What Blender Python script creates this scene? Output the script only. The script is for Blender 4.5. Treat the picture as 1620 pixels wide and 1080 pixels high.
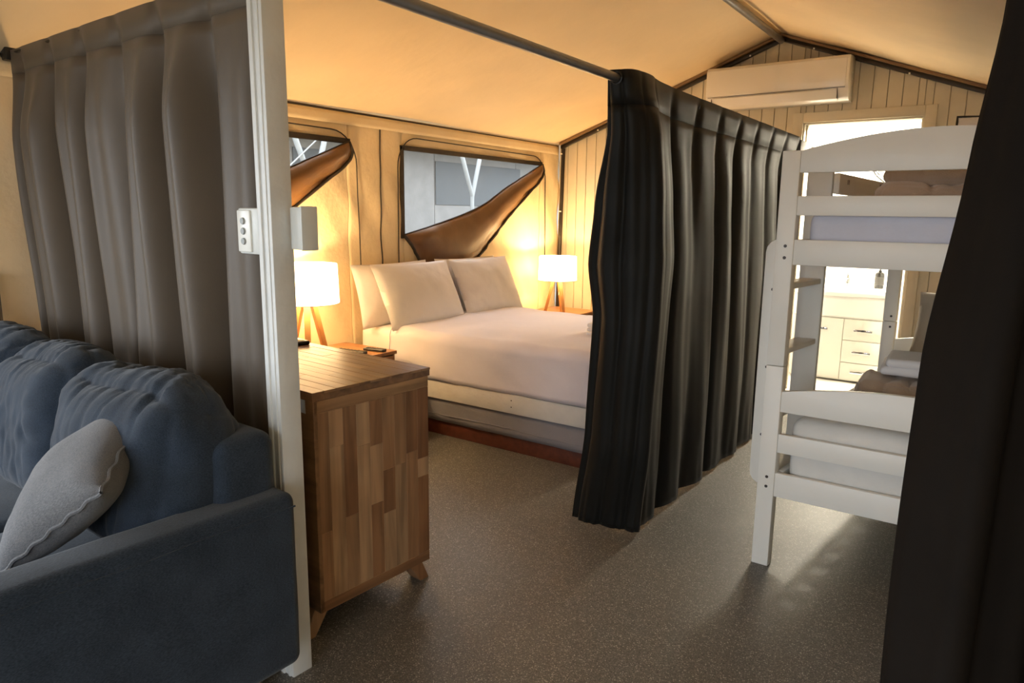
import bpy, bmesh, math, random
from mathutils import Vector, Matrix, noise
random.seed(7)
for o in list(bpy.data.objects): bpy.data.objects.remove(o)
S = bpy.context.scene
COL = S.collection

# ------------------------------------------------------------------ camera
F, YAW, PITCH, ROLL, CH = 1112.0, .6100, .1799, -.0118, 1.4
def cam_axes():
    cy, sy = math.cos(YAW), math.sin(YAW)
    fwd = Vector((-sy*math.cos(PITCH), cy*math.cos(PITCH), -math.sin(PITCH)))
    right = Vector((cy, sy, 0)); down = fwd.cross(right)
    c, s = math.cos(ROLL), math.sin(ROLL)
    return right*c + down*s, down*c - right*s, fwd
r_, d_, f_ = cam_axes()
cd = bpy.data.cameras.new('camera'); cam = bpy.data.objects.new('camera', cd); COL.objects.link(cam)
cd.sensor_width = 36; cd.lens = 36*F/1620; cd.clip_start = .02; cd.clip_end = 200
m = Matrix((( r_.x, -d_.x, -f_.x, 0), (r_.y, -d_.y, -f_.y, 0), (r_.z, -d_.z, -f_.z, CH), (0, 0, 0, 1)))
cam.matrix_world = m
S.camera = cam
# ------------------------------------------------------------------ world, daylight, exposure
W = bpy.data.worlds.new('world'); S.world = W; W.use_nodes = True
nt = W.node_tree
bg = nt.nodes['Background']
bg.inputs['Color'].default_value = (.84, .92, 1.0, 1); bg.inputs['Strength'].default_value = 6.2
vs = S.view_settings
vs.view_transform = 'Standard'; vs.look = 'None'; vs.gamma = 1; vs.use_curve_mapping = False; vs.exposure = 0.25
LAMP_W, BATH_W = 28.0, 110.0
def portal(name, loc, rot, sx, sy):      # lets the sky be sampled through the tent's openings
    l = bpy.data.lights.new(name, 'AREA'); l.shape = 'RECTANGLE'; l.size = sx; l.size_y = sy
    l.cycles.is_portal = True
    o = bpy.data.objects.new(name, l); COL.objects.link(o); o.location = loc; o.rotation_euler = rot
FRONT_Y = -1.9
OPEN_X0, OPEN_X1, OPEN_Z1 = -3.0, -1.7, 2.0  # unseen front opening, placed to keep direct daylight off the sofa arm
DOOR_X0, DOOR_X1 = -.75, .30                                     # entrance behind the camera
SIDE_Y0, SIDE_Y1, SIDE_Z0, SIDE_Z1 = -1.72, .38, .62, 1.95      # unseen opening added left of the sofa for side daylight
portal('daylight_portal', ((OPEN_X0+OPEN_X1)/2, FRONT_Y, OPEN_Z1/2), (math.pi/2, 0, 0), OPEN_X1-OPEN_X0, OPEN_Z1)
portal('entrance_portal', ((DOOR_X0+DOOR_X1)/2, FRONT_Y, OPEN_Z1/2), (math.pi/2, 0, 0), DOOR_X1-DOOR_X0, OPEN_Z1)
portal('window_portal', (-3.62, (SIDE_Y0+SIDE_Y1)/2, (SIDE_Z0+SIDE_Z1)/2), (0, -math.pi/2, 0), SIDE_Z1-SIDE_Z0, SIDE_Y1-SIDE_Y0)

# ------------------------------------------------------------------ materials
MATS = {}
def nodes_of(name):
    m = bpy.data.materials.new(name); m.use_nodes = True
    n = m.node_tree.nodes; l = m.node_tree.links
    return m, n, l, n['Principled BSDF']
def mat(name, col, rough=.6, var=.08, vscale=6, bump=0., bscale=200, bdetail=2, metal=0, spec=.5, sheen=0, coat=0, stretch=(1, 1, 1), emis=None, estr=0):
    if name in MATS: return MATS[name]
    m, n, l, p = nodes_of(name)
    p.inputs['Roughness'].default_value = rough; p.inputs['Metallic'].default_value = metal
    p.inputs['Specular IOR Level'].default_value = spec
    if sheen:
        p.inputs['Sheen Weight'].default_value = sheen; p.inputs['Sheen Roughness'].default_value = .4
    if coat: p.inputs['Coat Weight'].default_value = coat; p.inputs['Coat Roughness'].default_value = .15
    tc = n.new('ShaderNodeTexCoord'); mp = n.new('ShaderNodeMapping'); mp.inputs['Scale'].default_value = stretch
    l.new(tc.outputs['Object'], mp.inputs['Vector'])
    nz = n.new('ShaderNodeTexNoise'); nz.inputs['Scale'].default_value = vscale; nz.inputs['Detail'].default_value = 4
    l.new(mp.outputs['Vector'], nz.inputs['Vector'])
    cr = n.new('ShaderNodeValToRGB'); e = cr.color_ramp.elements
    e[0].position = .3; e[1].position = .7
    e[0].color = (*[max(0, c*(1-var)) for c in col], 1); e[1].color = (*[min(1, c*(1+var)) for c in col], 1)
    l.new(nz.outputs['Fac'], cr.inputs['Fac']); l.new(cr.outputs['Color'], p.inputs['Base Color'])
    if bump:
        b = n.new('ShaderNodeTexNoise'); b.inputs['Scale'].default_value = bscale; b.inputs['Detail'].default_value = bdetail
        l.new(mp.outputs['Vector'], b.inputs['Vector'])
        bn = n.new('ShaderNodeBump'); bn.inputs['Strength'].default_value = bump; bn.inputs['Distance'].default_value = .01
        l.new(b.outputs['Fac'], bn.inputs['Height']); l.new(bn.outputs['Normal'], p.inputs['Normal'])
    if emis:
        p.inputs['Emission Color'].default_value = (*emis, 1); p.inputs['Emission Strength'].default_value = estr
    MATS[name] = m; return m
def fabric(name, c0, c1, scale=700, rough=.9, sheen=.2, bump=.25, mottle=.0):
    """woven cloth: two thread colours, fine weave relief"""
    if name in MATS: return MATS[name]
    m, n, l, p = nodes_of(name)
    p.inputs['Roughness'].default_value = rough; p.inputs['Sheen Weight'].default_value = sheen
    p.inputs['Specular IOR Level'].default_value = .2
    tc = n.new('ShaderNodeTexCoord')
    a = n.new('ShaderNodeTexNoise'); a.inputs['Scale'].default_value = scale; a.inputs['Detail'].default_value = 1
    mp = n.new('ShaderNodeMapping'); mp.inputs['Scale'].default_value = (1, .25, 1)
    l.new(tc.outputs['Object'], mp.inputs['Vector']); l.new(mp.outputs['Vector'], a.inputs['Vector'])
    b = n.new('ShaderNodeTexNoise'); b.inputs['Scale'].default_value = 9; b.inputs['Detail'].default_value = 3
    l.new(tc.outputs['Object'], b.inputs['Vector'])
    mx = n.new('ShaderNodeMix'); mx.data_type = 'FLOAT'; mx.inputs['Factor'].default_value = .35
    l.new(a.outputs['Fac'], mx.inputs['A']); l.new(b.outputs['Fac'], mx.inputs['B'])
    cr = n.new('ShaderNodeValToRGB'); e = cr.color_ramp.elements
    e[0].position = .35; e[1].position = .65; e[0].color = (*c0, 1); e[1].color = (*c1, 1)
    l.new(mx.outputs['Result'], cr.inputs['Fac']); l.new(cr.outputs['Color'], p.inputs['Base Color'])
    bn = n.new('ShaderNodeBump'); bn.inputs['Strength'].default_value = bump; bn.inputs['Distance'].default_value = .003
    l.new(a.outputs['Fac'], bn.inputs['Height']); l.new(bn.outputs['Normal'], p.inputs['Normal'])
    MATS[name] = m; return m
def wood(name, cols, stretch, rough=.5, dark=.5):
    """timber: grain runs along the axis with the small stretch value; every piece takes its own tone"""
    if name in MATS: return MATS[name]
    m, n, l, p = nodes_of(name)
    p.inputs['Roughness'].default_value = rough
    tc = n.new('ShaderNodeTexCoord'); oi = n.new('ShaderNodeObjectInfo')
    ad = n.new('ShaderNodeVectorMath'); ad.operation = 'ADD'
    ml = n.new('ShaderNodeMath'); ml.operation = 'MULTIPLY'; ml.inputs[1].default_value = 37.0
    l.new(oi.outputs['Random'], ml.inputs[0]); l.new(tc.outputs['Object'], ad.inputs[0]); l.new(ml.outputs[0], ad.inputs[1])
    mp = n.new('ShaderNodeMapping'); mp.inputs['Scale'].default_value = stretch
    l.new(ad.outputs[0], mp.inputs['Vector'])
    a = n.new('ShaderNodeTexNoise'); a.inputs['Scale'].default_value = 22; a.inputs['Detail'].default_value = 6; a.inputs['Distortion'].default_value = .6
    l.new(mp.outputs['Vector'], a.inputs['Vector'])
    w = n.new('ShaderNodeTexNoise'); w.inputs['Scale'].default_value = 3.5; w.inputs['Detail'].default_value = 3
    l.new(ad.outputs[0], w.inputs['Vector'])
    r1 = n.new('ShaderNodeValToRGB'); e = r1.color_ramp.elements
    e[0].color = (*cols[0], 1); e[1].color = (*cols[-1], 1); e[0].position = 0; e[1].position = 1
    for i, c in enumerate(cols[1:-1]): q = e.new((i+1)/(len(cols)-1)); q.color = (*c, 1)
    s1 = n.new('ShaderNodeMath'); s1.operation = 'MULTIPLY_ADD'; s1.inputs[1].default_value = .55; 
    l.new(w.outputs['Fac'], s1.inputs[0])
    s2 = n.new('ShaderNodeMath'); s2.operation = 'MULTIPLY_ADD'; s2.inputs[1].default_value = .75; s2.inputs[2].default_value = -.15
    l.new(oi.outputs['Random'], s2.inputs[0]); l.new(s2.outputs[0], s1.inputs[2])
    l.new(s1.outputs[0], r1.inputs['Fac'])
    r2 = n.new('ShaderNodeValToRGB'); e = r2.color_ramp.elements
    e[0].position = .3; e[1].position = .62; e[0].color = (dark, dark, dark, 1); e[1].color = (1.1, 1.1, 1.1, 1)
    l.new(a.outputs['Fac'], r2.inputs['Fac'])
    mx = n.new('ShaderNodeMix'); mx.data_type = 'RGBA'; mx.blend_type = 'MULTIPLY'; mx.inputs['Factor'].default_value = 1
    l.new(r1.outputs['Color'], mx.inputs['A']); l.new(r2.outputs['Color'], mx.inputs['B'])
    l.new(mx.outputs['Result'], p.inputs['Base Color'])
    bn = n.new('ShaderNodeBump'); bn.inputs['Strength'].default_value = .25; bn.inputs['Distance'].default_value = .004
    l.new(a.outputs['Fac'], bn.inputs['Height']); l.new(bn.outputs['Normal'], p.inputs['Normal'])
    MATS[name] = m; return m
def vinyl():
    m, n, l, p = nodes_of('speckled_vinyl')
    tc = n.new('ShaderNodeTexCoord')
    v = n.new('ShaderNodeTexVoronoi'); v.inputs['Scale'].default_value = 330
    l.new(tc.outputs['Object'], v.inputs['Vector'])
    sp = n.new('ShaderNodeSeparateColor'); l.new(v.outputs['Color'], sp.inputs['Color'])
    cr = n.new('ShaderNodeValToRGB'); cr.color_ramp.interpolation = 'CONSTANT'
    e = cr.color_ramp.elements; e[0].position = 0; e[0].color = (.095, .089, .078, 1); e[1].position = .35; e[1].color = (.12, .113, .10, 1)
    for q, c in ((.62, (.155, .146, .128, 1)), (.80, (.22, .206, .18, 1)), (.92, (.44, .42, .37, 1)), (.97, (.05, .048, .045, 1))):
        k = e.new(q); k.color = c
    l.new(sp.outputs[0], cr.inputs['Fac'])
    nz = n.new('ShaderNodeTexNoise'); nz.inputs['Scale'].default_value = 1.3; nz.inputs['Detail'].default_value = 5
    l.new(tc.outputs['Object'], nz.inputs['Vector'])
    rr = n.new('ShaderNodeMapRange'); rr.inputs['To Min'].default_value = .34; rr.inputs['To Max'].default_value = .55
    l.new(nz.outputs['Fac'], rr.inputs['Value']); l.new(rr.outputs['Result'], p.inputs['Roughness'])
    l.new(cr.outputs['Color'], p.inputs['Base Color'])
    bn = n.new('ShaderNodeBump'); bn.inputs['Strength'].default_value = .35; bn.inputs['Distance'].default_value = .002
    l.new(sp.outputs[1], bn.inputs['Height']); l.new(bn.outputs['Normal'], p.inputs['Normal'])
    p.inputs['Specular IOR Level'].default_value = .5
    return m
def screen_mat():
    m, n, l, p = nodes_of('insect_mesh')
    p.inputs['Base Color'].default_value = (.10, .11, .12, 1); p.inputs['Roughness'].default_value = .8
    p.inputs['Alpha'].default_value = .28
    return m
CANVAS = mat('cream_canvas', (.80, .65, .43), .85, .06, 3, .3, 30, 5, spec=.2)
ROOFC = mat('roof_canvas', (.85, .68, .45), .8, .05, 2, .25, 14, 5, spec=.25)
BOARD = mat('painted_board', (.62, .56, .44), .55, .04, 4, .06, 60)
BATHW = mat('bathroom_white', (.86, .85, .82), .4, .02, 2)
VINYL = vinyl()
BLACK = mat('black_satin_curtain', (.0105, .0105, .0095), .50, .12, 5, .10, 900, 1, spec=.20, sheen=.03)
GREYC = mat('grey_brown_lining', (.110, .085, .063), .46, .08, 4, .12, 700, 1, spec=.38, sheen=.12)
DEEP = mat('deep_black_curtain', (.0105, .0082, .0066), .8, .1, 5, .10, 900, 1, spec=.06)
BLACKT = mat('black_heading_tape', (.026, .025, .022), .5, .12, 5, .2, 900, 1, spec=.4)
WHITEP = mat('white_paint', (.74, .74, .72), .35, .03, 5, .08, 40)
POSTP = mat('post_paint', (.72, .73, .72), .4, .05, 9, .2, 30)
BUNKP = mat('bunk_paint', (.86, .84, .78), .38, .03, 4, .06, 30)
RAILP = mat('bed_rail_paint', (.74, .72, .68), .4, .05, 12, .15, 60)
DARKM = mat('dark_metal', (.035, .028, .022), .35, .2, 20, metal=.4)
GREYM = mat('grey_metal', (.28, .28, .29), .35, .1, 15, metal=.8)
BROWNF = mat('brown_flap', (.16, .075, .022), .5, .15, 6, .2, 14, 5, spec=.5)
DARKB = mat('dark_binding', (.03, .022, .015), .7, .2, 30, .2, 400)
LINEN = mat('white_linen', (.84, .81, .81), .8, .03, 4, .15, 26, 5, spec=.2, sheen=.1)
LINEN2 = mat('bedspread_cotton', (.74, .715, .80), .8, .03, 4, .18, 22, 5, spec=.2, sheen=.1)  # white cotton with the cool lilac daylight mixed into its colour
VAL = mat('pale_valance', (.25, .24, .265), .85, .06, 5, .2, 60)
PLINTH = mat('red_brown_base', (.115, .028, .012), .5, .25, 25, .1, 60)
MATTR = mat('mattress_cover', (.66, .68, .80), .8, .04, 6, .2, 50, 4)
BLANK = mat('brown_fleece', (.55, .41, .30), .95, .07, 12, .5, 260, 3, sheen=.6)
SOFA = fabric('blue_grey_weave', (.009, .015, .026), (.032, .047, .072))
SCAT = fabric('grey_linen', (.095, .10, .11), (.18, .18, .19), 600)
PIPE = mat('lilac_edge', (.30, .27, .42), .8)
GLOSSW = mat('gloss_white_plastic', (.80, .76, .70), .16, .01, 3, coat=.5)
PLAST = mat('white_plastic', (.72, .74, .72), .35, .03, 5)
GREYP = mat('grey_plastic', (.34, .36, .36), .4)
BLKP = mat('black_plastic', (.015, .014, .013), .35)
CHROME = mat('chrome', (.8, .8, .8), .08, .01, 3, metal=1)
BOLT = mat('dark_bolt', (.06, .05, .045), .4, metal=.7)
CERAM = mat('ceramic', (.88, .87, .84), .1, .01, 2, coat=.6)
SHADE = mat('lit_lampshade', (.9, .82, .66), .8, .03, 300, emis=(1.0, .66, .31), estr=13.0)
LEGW = wood('lamp_leg_wood', [(.42, .20, .07), (.55, .28, .11)], (1, 1, .08), .45, .7)
STAVE_V = wood('acacia_upright', [(.13, .055, .023), (.26, .125, .056), (.35, .19, .094), (.46, .285, .155), (.20, .092, .04)], (1, 1, .07), .5, .55)
STAVE_H = wood('acacia_along', [(.15, .072, .033), (.27, .145, .068), (.36, .21, .105), (.20, .10, .045)], (.07, 1, 1), .30, .5)
STAVE_Y = wood('acacia_across', [(.20, .09, .038), (.36, .19, .09), (.44, .26, .13), (.28, .13, .058)], (1, .07, 1), .5, .55)
NIGHTW = wood('nightstand_wood', [(.28, .12, .045), (.36, .17, .07)], (.08, 1, 1), .4, .7)
PAPER = mat('old_sticker', (.52, .54, .56), .7, .1, 30)
EXTW = mat('outside_cladding', (.23, .225, .215), .8, .10, 6, .2, 30)
EXTG = mat('outside_grey_screen', (.085, .092, .096), .6, .06, 8)
EXTP = mat('weathered_pole', (.32, .335, .335), .6)
GROUND = mat('outside_ground', (.22, .20, .17), .95, .2, 3, .4, 30)
SCREEN = screen_mat()

# ------------------------------------------------------------------ geometry helpers
def setp(o, label=None, cat=None, group=None, kind=None):
    if label: o['label'] = label
    if cat: o['category'] = cat
    if group: o['group'] = group
    if kind: o['kind'] = kind
    return o
def empty(name, loc=(0, 0, 0), rz=0, **k):
    o = bpy.data.objects.new(name, None); COL.objects.link(o); o.location = loc; o.rotation_euler = (0, 0, rz)
    o.empty_display_size = .05
    return setp(o, **k)
class MB:
    def __init__(s): s.b = bmesh.new()
    def merge(s, t):
        me = bpy.data.meshes.new('t'); t.to_mesh(me); t.free(); s.b.from_mesh(me); bpy.data.meshes.remove(me); return s
    def box(s, lo, hi, bev=0, seg=2):
        t = bmesh.new(); bmesh.ops.create_cube(t, size=1)
        for v in t.verts: v.co = Vector([lo[i] + (v.co[i]+.5)*(hi[i]-lo[i]) for i in range(3)])
        if bev: bmesh.ops.bevel(t, geom=t.edges[:], offset=min(bev, .49*min(abs(hi[i]-lo[i]) for i in range(3))), segments=seg, affect='EDGES', profile=.5)
        return s.merge(t)
    def hexa(s, p, bev=0):
        t = bmesh.new(); v = [t.verts.new(q) for q in p]
        for f in ((0, 3, 2, 1), (4, 5, 6, 7), (0, 1, 5, 4), (1, 2, 6, 5), (2, 3, 7, 6), (3, 0, 4, 7)): t.faces.new([v[i] for i in f])
        bmesh.ops.recalc_face_normals(t, faces=t.faces[:])
        if bev: bmesh.ops.bevel(t, geom=t.edges[:], offset=bev, segments=2, affect='EDGES', profile=.5)
        return s.merge(t)
    def tube(s, path, r, seg=8, cap=True):
        path = [Vector(p) for p in path]; t = bmesh.new(); rings = []
        up = Vector((0, 0, 1)); n = None
        for i, p in enumerate(path):
            tg = (path[min(i+1, len(path)-1)] - path[max(i-1, 0)]).normalized()
            if n is None: n = tg.orthogonal().normalized()
            n = (n - tg*n.dot(tg)).normalized(); bn = tg.cross(n)
            rr = r[i] if isinstance(r, (list, tuple)) else r
            rings.append([t.verts.new(p + n*math.cos(a)*rr + bn*math.sin(a)*rr) for a in [2*math.pi*k/seg for k in range(seg)]])
        for a, b in zip(rings, rings[1:]):
            for k in range(seg): t.faces.new((a[k], a[(k+1) % seg], b[(k+1) % seg], b[k]))
        if cap: t.faces.new(rings[0][::-1]); t.faces.new(rings[-1])
        return s.merge(t)
    def lathe(s, prof, c=(0, 0, 0), seg=32, close=False):
        t = bmesh.new(); rings = []
        for r, z in prof:
            rings.append([t.verts.new((c[0]+r*math.cos(a), c[1]+r*math.sin(a), c[2]+z)) for a in [2*math.pi*k/seg for k in range(seg)]] if r > 1e-5 else [t.verts.new((c[0], c[1], c[2]+z))])
        for a, b in zip(rings, rings[1:]):
            for k in range(seg):
                k2 = (k+1) % seg
                if len(a) == 1 and len(b) == 1: continue
                if len(a) == 1: t.faces.new((a[0], b[k2], b[k]))
                elif len(b) == 1: t.faces.new((a[k], a[k2], b[0]))
                else: t.faces.new((a[k], a[k2], b[k2], b[k]))
        return s.merge(t)
    def grid(s, g):
        t = bmesh.new(); v = [[t.verts.new(p) for p in row] for row in g]
        for i in range(len(g)-1):
            for j in range(len(g[0])-1): t.faces.new((v[i][j], v[i][j+1], v[i+1][j+1], v[i+1][j]))
        return s.merge(t)
    def prism(s, poly, axis, a, b, bev=0):
        """polygon in the two other axes, extruded along axis from a to b"""
        def P(q, h):
            q = list(q); q.insert(axis, h); return q
        t = bmesh.new(); v0 = [t.verts.new(P(q, a)) for q in poly]; v1 = [t.verts.new(P(q, b)) for q in poly]
        n = len(poly); t.faces.new(v0); t.faces.new(v1[::-1])
        for i in range(n): t.faces.new((v0[i], v1[i], v1[(i+1) % n], v0[(i+1) % n]))
        bmesh.ops.recalc_face_normals(t, faces=t.faces[:])
        if bev: bmesh.ops.bevel(t, geom=t.edges[:], offset=bev, segments=2, affect='EDGES', profile=.5)
        return s.merge(t)
    def rbox(s, lo, hi, r, step=.05, puff=(0, 0, 0), nz=0, nscale=6, seed=0):
        """box with rounded edges, fine enough to bulge and wrinkle"""
        lo, hi = Vector(lo), Vector(hi); c = (lo+hi)/2; h = (hi-lo)/2
        t = bmesh.new(); N = [max(2, int(math.ceil((hi[i]-lo[i])/step))) for i in range(3)]
        def samp(i):
            # denser towards the rounded borders
            L = 2*h[i]; q = [0, r*.12, r*.35, r*.7, r]; mid = [r + (L-2*r)*k/N[i] for k in range(1, N[i])]
            return [x - h[i] for x in q + mid + [L-x for x in q[::-1]]]
        A = [samp(i) for i in range(3)]
        for ax in range(3):
            u, w = (ax+1) % 3, (ax+2) % 3
            for sg in (-1, 1):
                g = []
                for a in A[u]:
                    row = []
                    for b in A[w]:
                        p = Vector((0, 0, 0)); p[ax] = sg*h[ax]; p[u] = a; p[w] = b
                        k = Vector([max(-h[i]+r, min(h[i]-r, p[i])) for i in range(3)])
                        d = p-k; n = d.normalized() if d.length > 1e-9 else Vector((0, 0, 0))
                        q = k + n*r
                        pu = 1-(a/h[u])**2; pw = 1-(b/h[w])**2
                        q[ax] += sg*puff[ax]*max(0, pu*pw)**.7
                        row.append(t.verts.new(q))
                    g.append(row)
                for i in range(len(g)-1):
                    for j in range(len(g[0])-1):
                        f = (g[i][j], g[i+1][j], g[i+1][j+1], g[i][j+1])
                        t.faces.new(f if sg > 0 else f[::-1])
        bmesh.ops.remove_doubles(t, verts=t.verts[:], dist=1e-5)
        bmesh.ops.recalc_face_normals(t, faces=t.faces[:])
        for v in t.verts:
            if nz:
                q = v.co*nscale + Vector((seed*3.1, seed*1.7, seed*.9))
                dn = v.co.normalized()
                v.co += dn*(noise.noise(q)*nz + noise.noise(q*2.3)*nz*.4)
            v.co += c
        return s.merge(t)
    def pillow(s, w, h, t_, n=26, pinch=.05, nz=.006, seed=0, pw=.42):
        t = bmesh.new(); G = {}
        for side in (1, -1):
            for i in range(n+1):
                for j in range(n+1):
                    u, v = 2*i/n-1, 2*j/n-1
                    if side < 0 and (i in (0, n) or j in (0, n)): G[side, i, j] = G[1, i, j]; continue
                    x = w/2*u*(1-pinch*(1-v*v)*u*u); y = h/2*v*(1-pinch*(1-u*u)*v*v)
                    z = t_/2*max(0, (1-u*u)*(1-v*v))**pw
                    e = (abs(u*v))**1.5
                    q = Vector((x*7+seed, y*7, side*3+seed*.3))
                    z += (noise.noise(q)*nz + noise.noise(q*2.7)*nz*.7*(.4+e))*min(1, 6*(1-abs(u)))*min(1, 6*(1-abs(v)))
                    G[side, i, j] = t.verts.new((x, y, side*z))
        for side in (1, -1):
            for i in range(n):
                for j in range(n):
                    f = [G[side, i, j], G[side, i+1, j], G[side, i+1, j+1], G[side, i, j+1]]
                    t.faces.new(f if side > 0 else f[::-1])
        return s.merge(t)
    def xf(s, M): bmesh.ops.transform(s.b, matrix=M, verts=s.b.verts[:]); return s
    def jitter(s, a, sc, seed=0):
        s.b.normal_update()
        for v in s.b.verts:
            q = v.co*sc + Vector((seed, seed*2, 0)); v.co += v.normal*(noise.noise(q)*a)
        return s
    def out(s, name, mt, parent=None, smooth=True, loc=None, rot=None, ang=40):
        me = bpy.data.meshes.new(name); s.b.to_mesh(me); s.b.free()
        me.materials.append(mt)
        if smooth:
            for p in me.polygons: p.use_smooth = True
            try: me.set_sharp_from_angle(angle=math.radians(ang))
            except Exception: pass
        o = bpy.data.objects.new(name, me); COL.objects.link(o)
        if parent: o.parent = parent
        if loc: o.location = loc
        if rot: o.rotation_euler = rot
        return o
def solid(o, th, off=-1):
    md = o.modifiers.new('thickness', 'SOLIDIFY'); md.thickness = th; md.offset = off; return o
def inst(o, parent=None, loc=None, rot=None, name=None):
    c = o.copy(); COL.objects.link(c)
    if name: c.name = name
    c.parent = parent if parent else o.parent
    if loc is not None: c.location = loc
    if rot is not None: c.rotation_euler = rot
    return c
def copy_tree(o, parent=None):
    c = o.copy(); COL.objects.link(c); c.parent = parent
    for ch in list(o.children): copy_tree(ch, c)
    return c
def cr(pts, t):
    """Catmull-Rom through pts, t in 0..1"""
    n = len(pts)-1; x = min(max(t, 0), 1)*n; i = min(int(x), n-1); f = x-i
    g = lambda k: Vector(pts[min(max(k, 0), n)])
    a, b, c, d = g(i-1), g(i), g(i+1), g(i+2)
    return .5*((2*b) + (c-a)*f + (2*a-5*b+4*c-d)*f*f + (3*b-a-3*c+d)*f**3)
def rot(o, x=0, y=0, z=0): o.rotation_euler = (math.radians(x), math.radians(y), math.radians(z)); return o

# ------------------------------------------------------------------ room shell
WX, WR, D = -3.6, .40, 5.9             # left wall, right wall, board wall
RX, RZ, EZ = -1.6, 2.77, 2.035         # ridge, eaves
def roof_z(x): return RZ - (RZ-EZ)*abs(x-RX)/(2.0)
setp(MB().box((WX-.3, FRONT_Y-.2, -.1), (WR+.3, D, 0)).out('floor', VINYL, smooth=False), 'grey speckled vinyl floor', 'floor', kind='structure')
# ceiling: two canvas slopes, slack between the poles
mb = MB()
for x0, x1 in ((WX-.05, RX), (RX, WR+.05)):
    g = []
    for i in range(33):
        u = i/32; x = x0+(x1-x0)*u; row = []
        for j in range(61):
            y = FRONT_Y-.25 + (D+.02-FRONT_Y+.25)*j/60
            z = roof_z(x) + .02 - .018*math.sin(math.pi*u)*(.6+.4*math.sin(y*2.1+x))
            q = Vector((x*1.6, y*.9, 0)); z += .010*noise.noise(q) + .006*noise.noise(Vector((x*5+y*2.5, y*1.2, 2)))*math.sin(math.pi*u)
            row.append((x, y, z))
        g.append(row)
    mb.grid(g)
setp(solid(mb.out('ceiling', ROOFC), .004, 1), 'cream canvas tent ceiling sloping to the ridge', 'ceiling', kind='structure')
# left canvas wall with two window holes
WIN0, WIN1, WTOP = 3.765, 5.575, 1.855
FOLD = [(3.748, 1.241), (4.195, 1.335), (4.648, 1.457), (5.029, 1.628), (5.572, 1.846)]
def fold_z(y):
    for a, b in zip(FOLD, FOLD[1:]):
        if a[0] <= y <= b[0]: return a[1]+(b[1]-a[1])*(y-a[0])/(b[0]-a[0])
    return FOLD[0][1] if y < FOLD[0][0] else FOLD[-1][1]
SH2 = -2.325
def wall_x(y, z):
    q = Vector((0, y*2.2, z*1.1)); w = .012*noise.noise(q)
    # diagonal tension folds between the seam and the window
    w += .017*noise.noise(Vector((1, (y*1.0+z*.55)*7, (z-y*.4)*1.4)))
    return WX + w*min(1, max(0, (2.03-z)*4))*min(1, z*3)
ys = set()
y = FRONT_Y
while y < D-.0001: ys.add(round(y, 3)); y += .035
ys.add(D)
ys.add(SIDE_Y0); ys.add(SIDE_Y1)
for a in (WIN0, WIN1): ys.add(a); ys.add(round(a+SH2, 3))
ys = sorted(ys)
mb = MB()
for y0, y1 in zip(ys, ys[1:]):
    def span(za, zb, n):
        g = []
        for k in range(n+1):
            t = k/n; r0 = za[0]+(zb[0]-za[0])*t; r1 = za[1]+(zb[1]-za[1])*t
            g.append([(wall_x(y0, r0), y0, r0), (wall_x(y1, r1), y1, r1)])
        mb.grid(g)
    sh = 0 if y0 >= WIN0-1e-4 and y1 <= WIN1+1e-4 else (SH2 if y0 >= WIN0+SH2-1e-3 and y1 <= WIN1+SH2+1e-3 else None)
    if y0 >= SIDE_Y0-1e-4 and y1 <= SIDE_Y1+1e-4: span((0, 0), (SIDE_Z0, SIDE_Z0), 12); span((SIDE_Z1, SIDE_Z1), (EZ+.01, EZ+.01), 3)
    elif sh is None: span((0, 0), (EZ+.01, EZ+.01), 44)
    else:
        span((0, 0), (fold_z(y0-sh)-.02, fold_z(y1-sh)-.02), 34); span((WTOP, WTOP), (EZ+.01, EZ+.01), 6)
bmesh.ops.remove_doubles(mb.b, verts=mb.b.verts[:], dist=1e-4)
wl = setp(solid(mb.out('wall_left', CANVAS), .003), 'cream canvas side wall with zip windows', 'wall', kind='structure')
def yz_tube(pts, r, name, mt, parent, off=.004):
    return MB().tube([(wall_x(p[0], p[1])+off, p[0], p[1]) for p in pts], r, 6).out(name, mt, parent)
def line(a, b, n): return [(a[0]+(b[0]-a[0])*k/n, a[1]+(b[1]-a[1])*k/n) for k in range(n+1)]
yz_tube(line((3.545, EZ-.02), (3.535, .02), 40), .0045, 'seam', DARKB, wl)
yz_tube(line((FRONT_Y, EZ+.012), (D-.03, EZ-.005), 120), .006, 'eave_seam', DARKB, wl)
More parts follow.
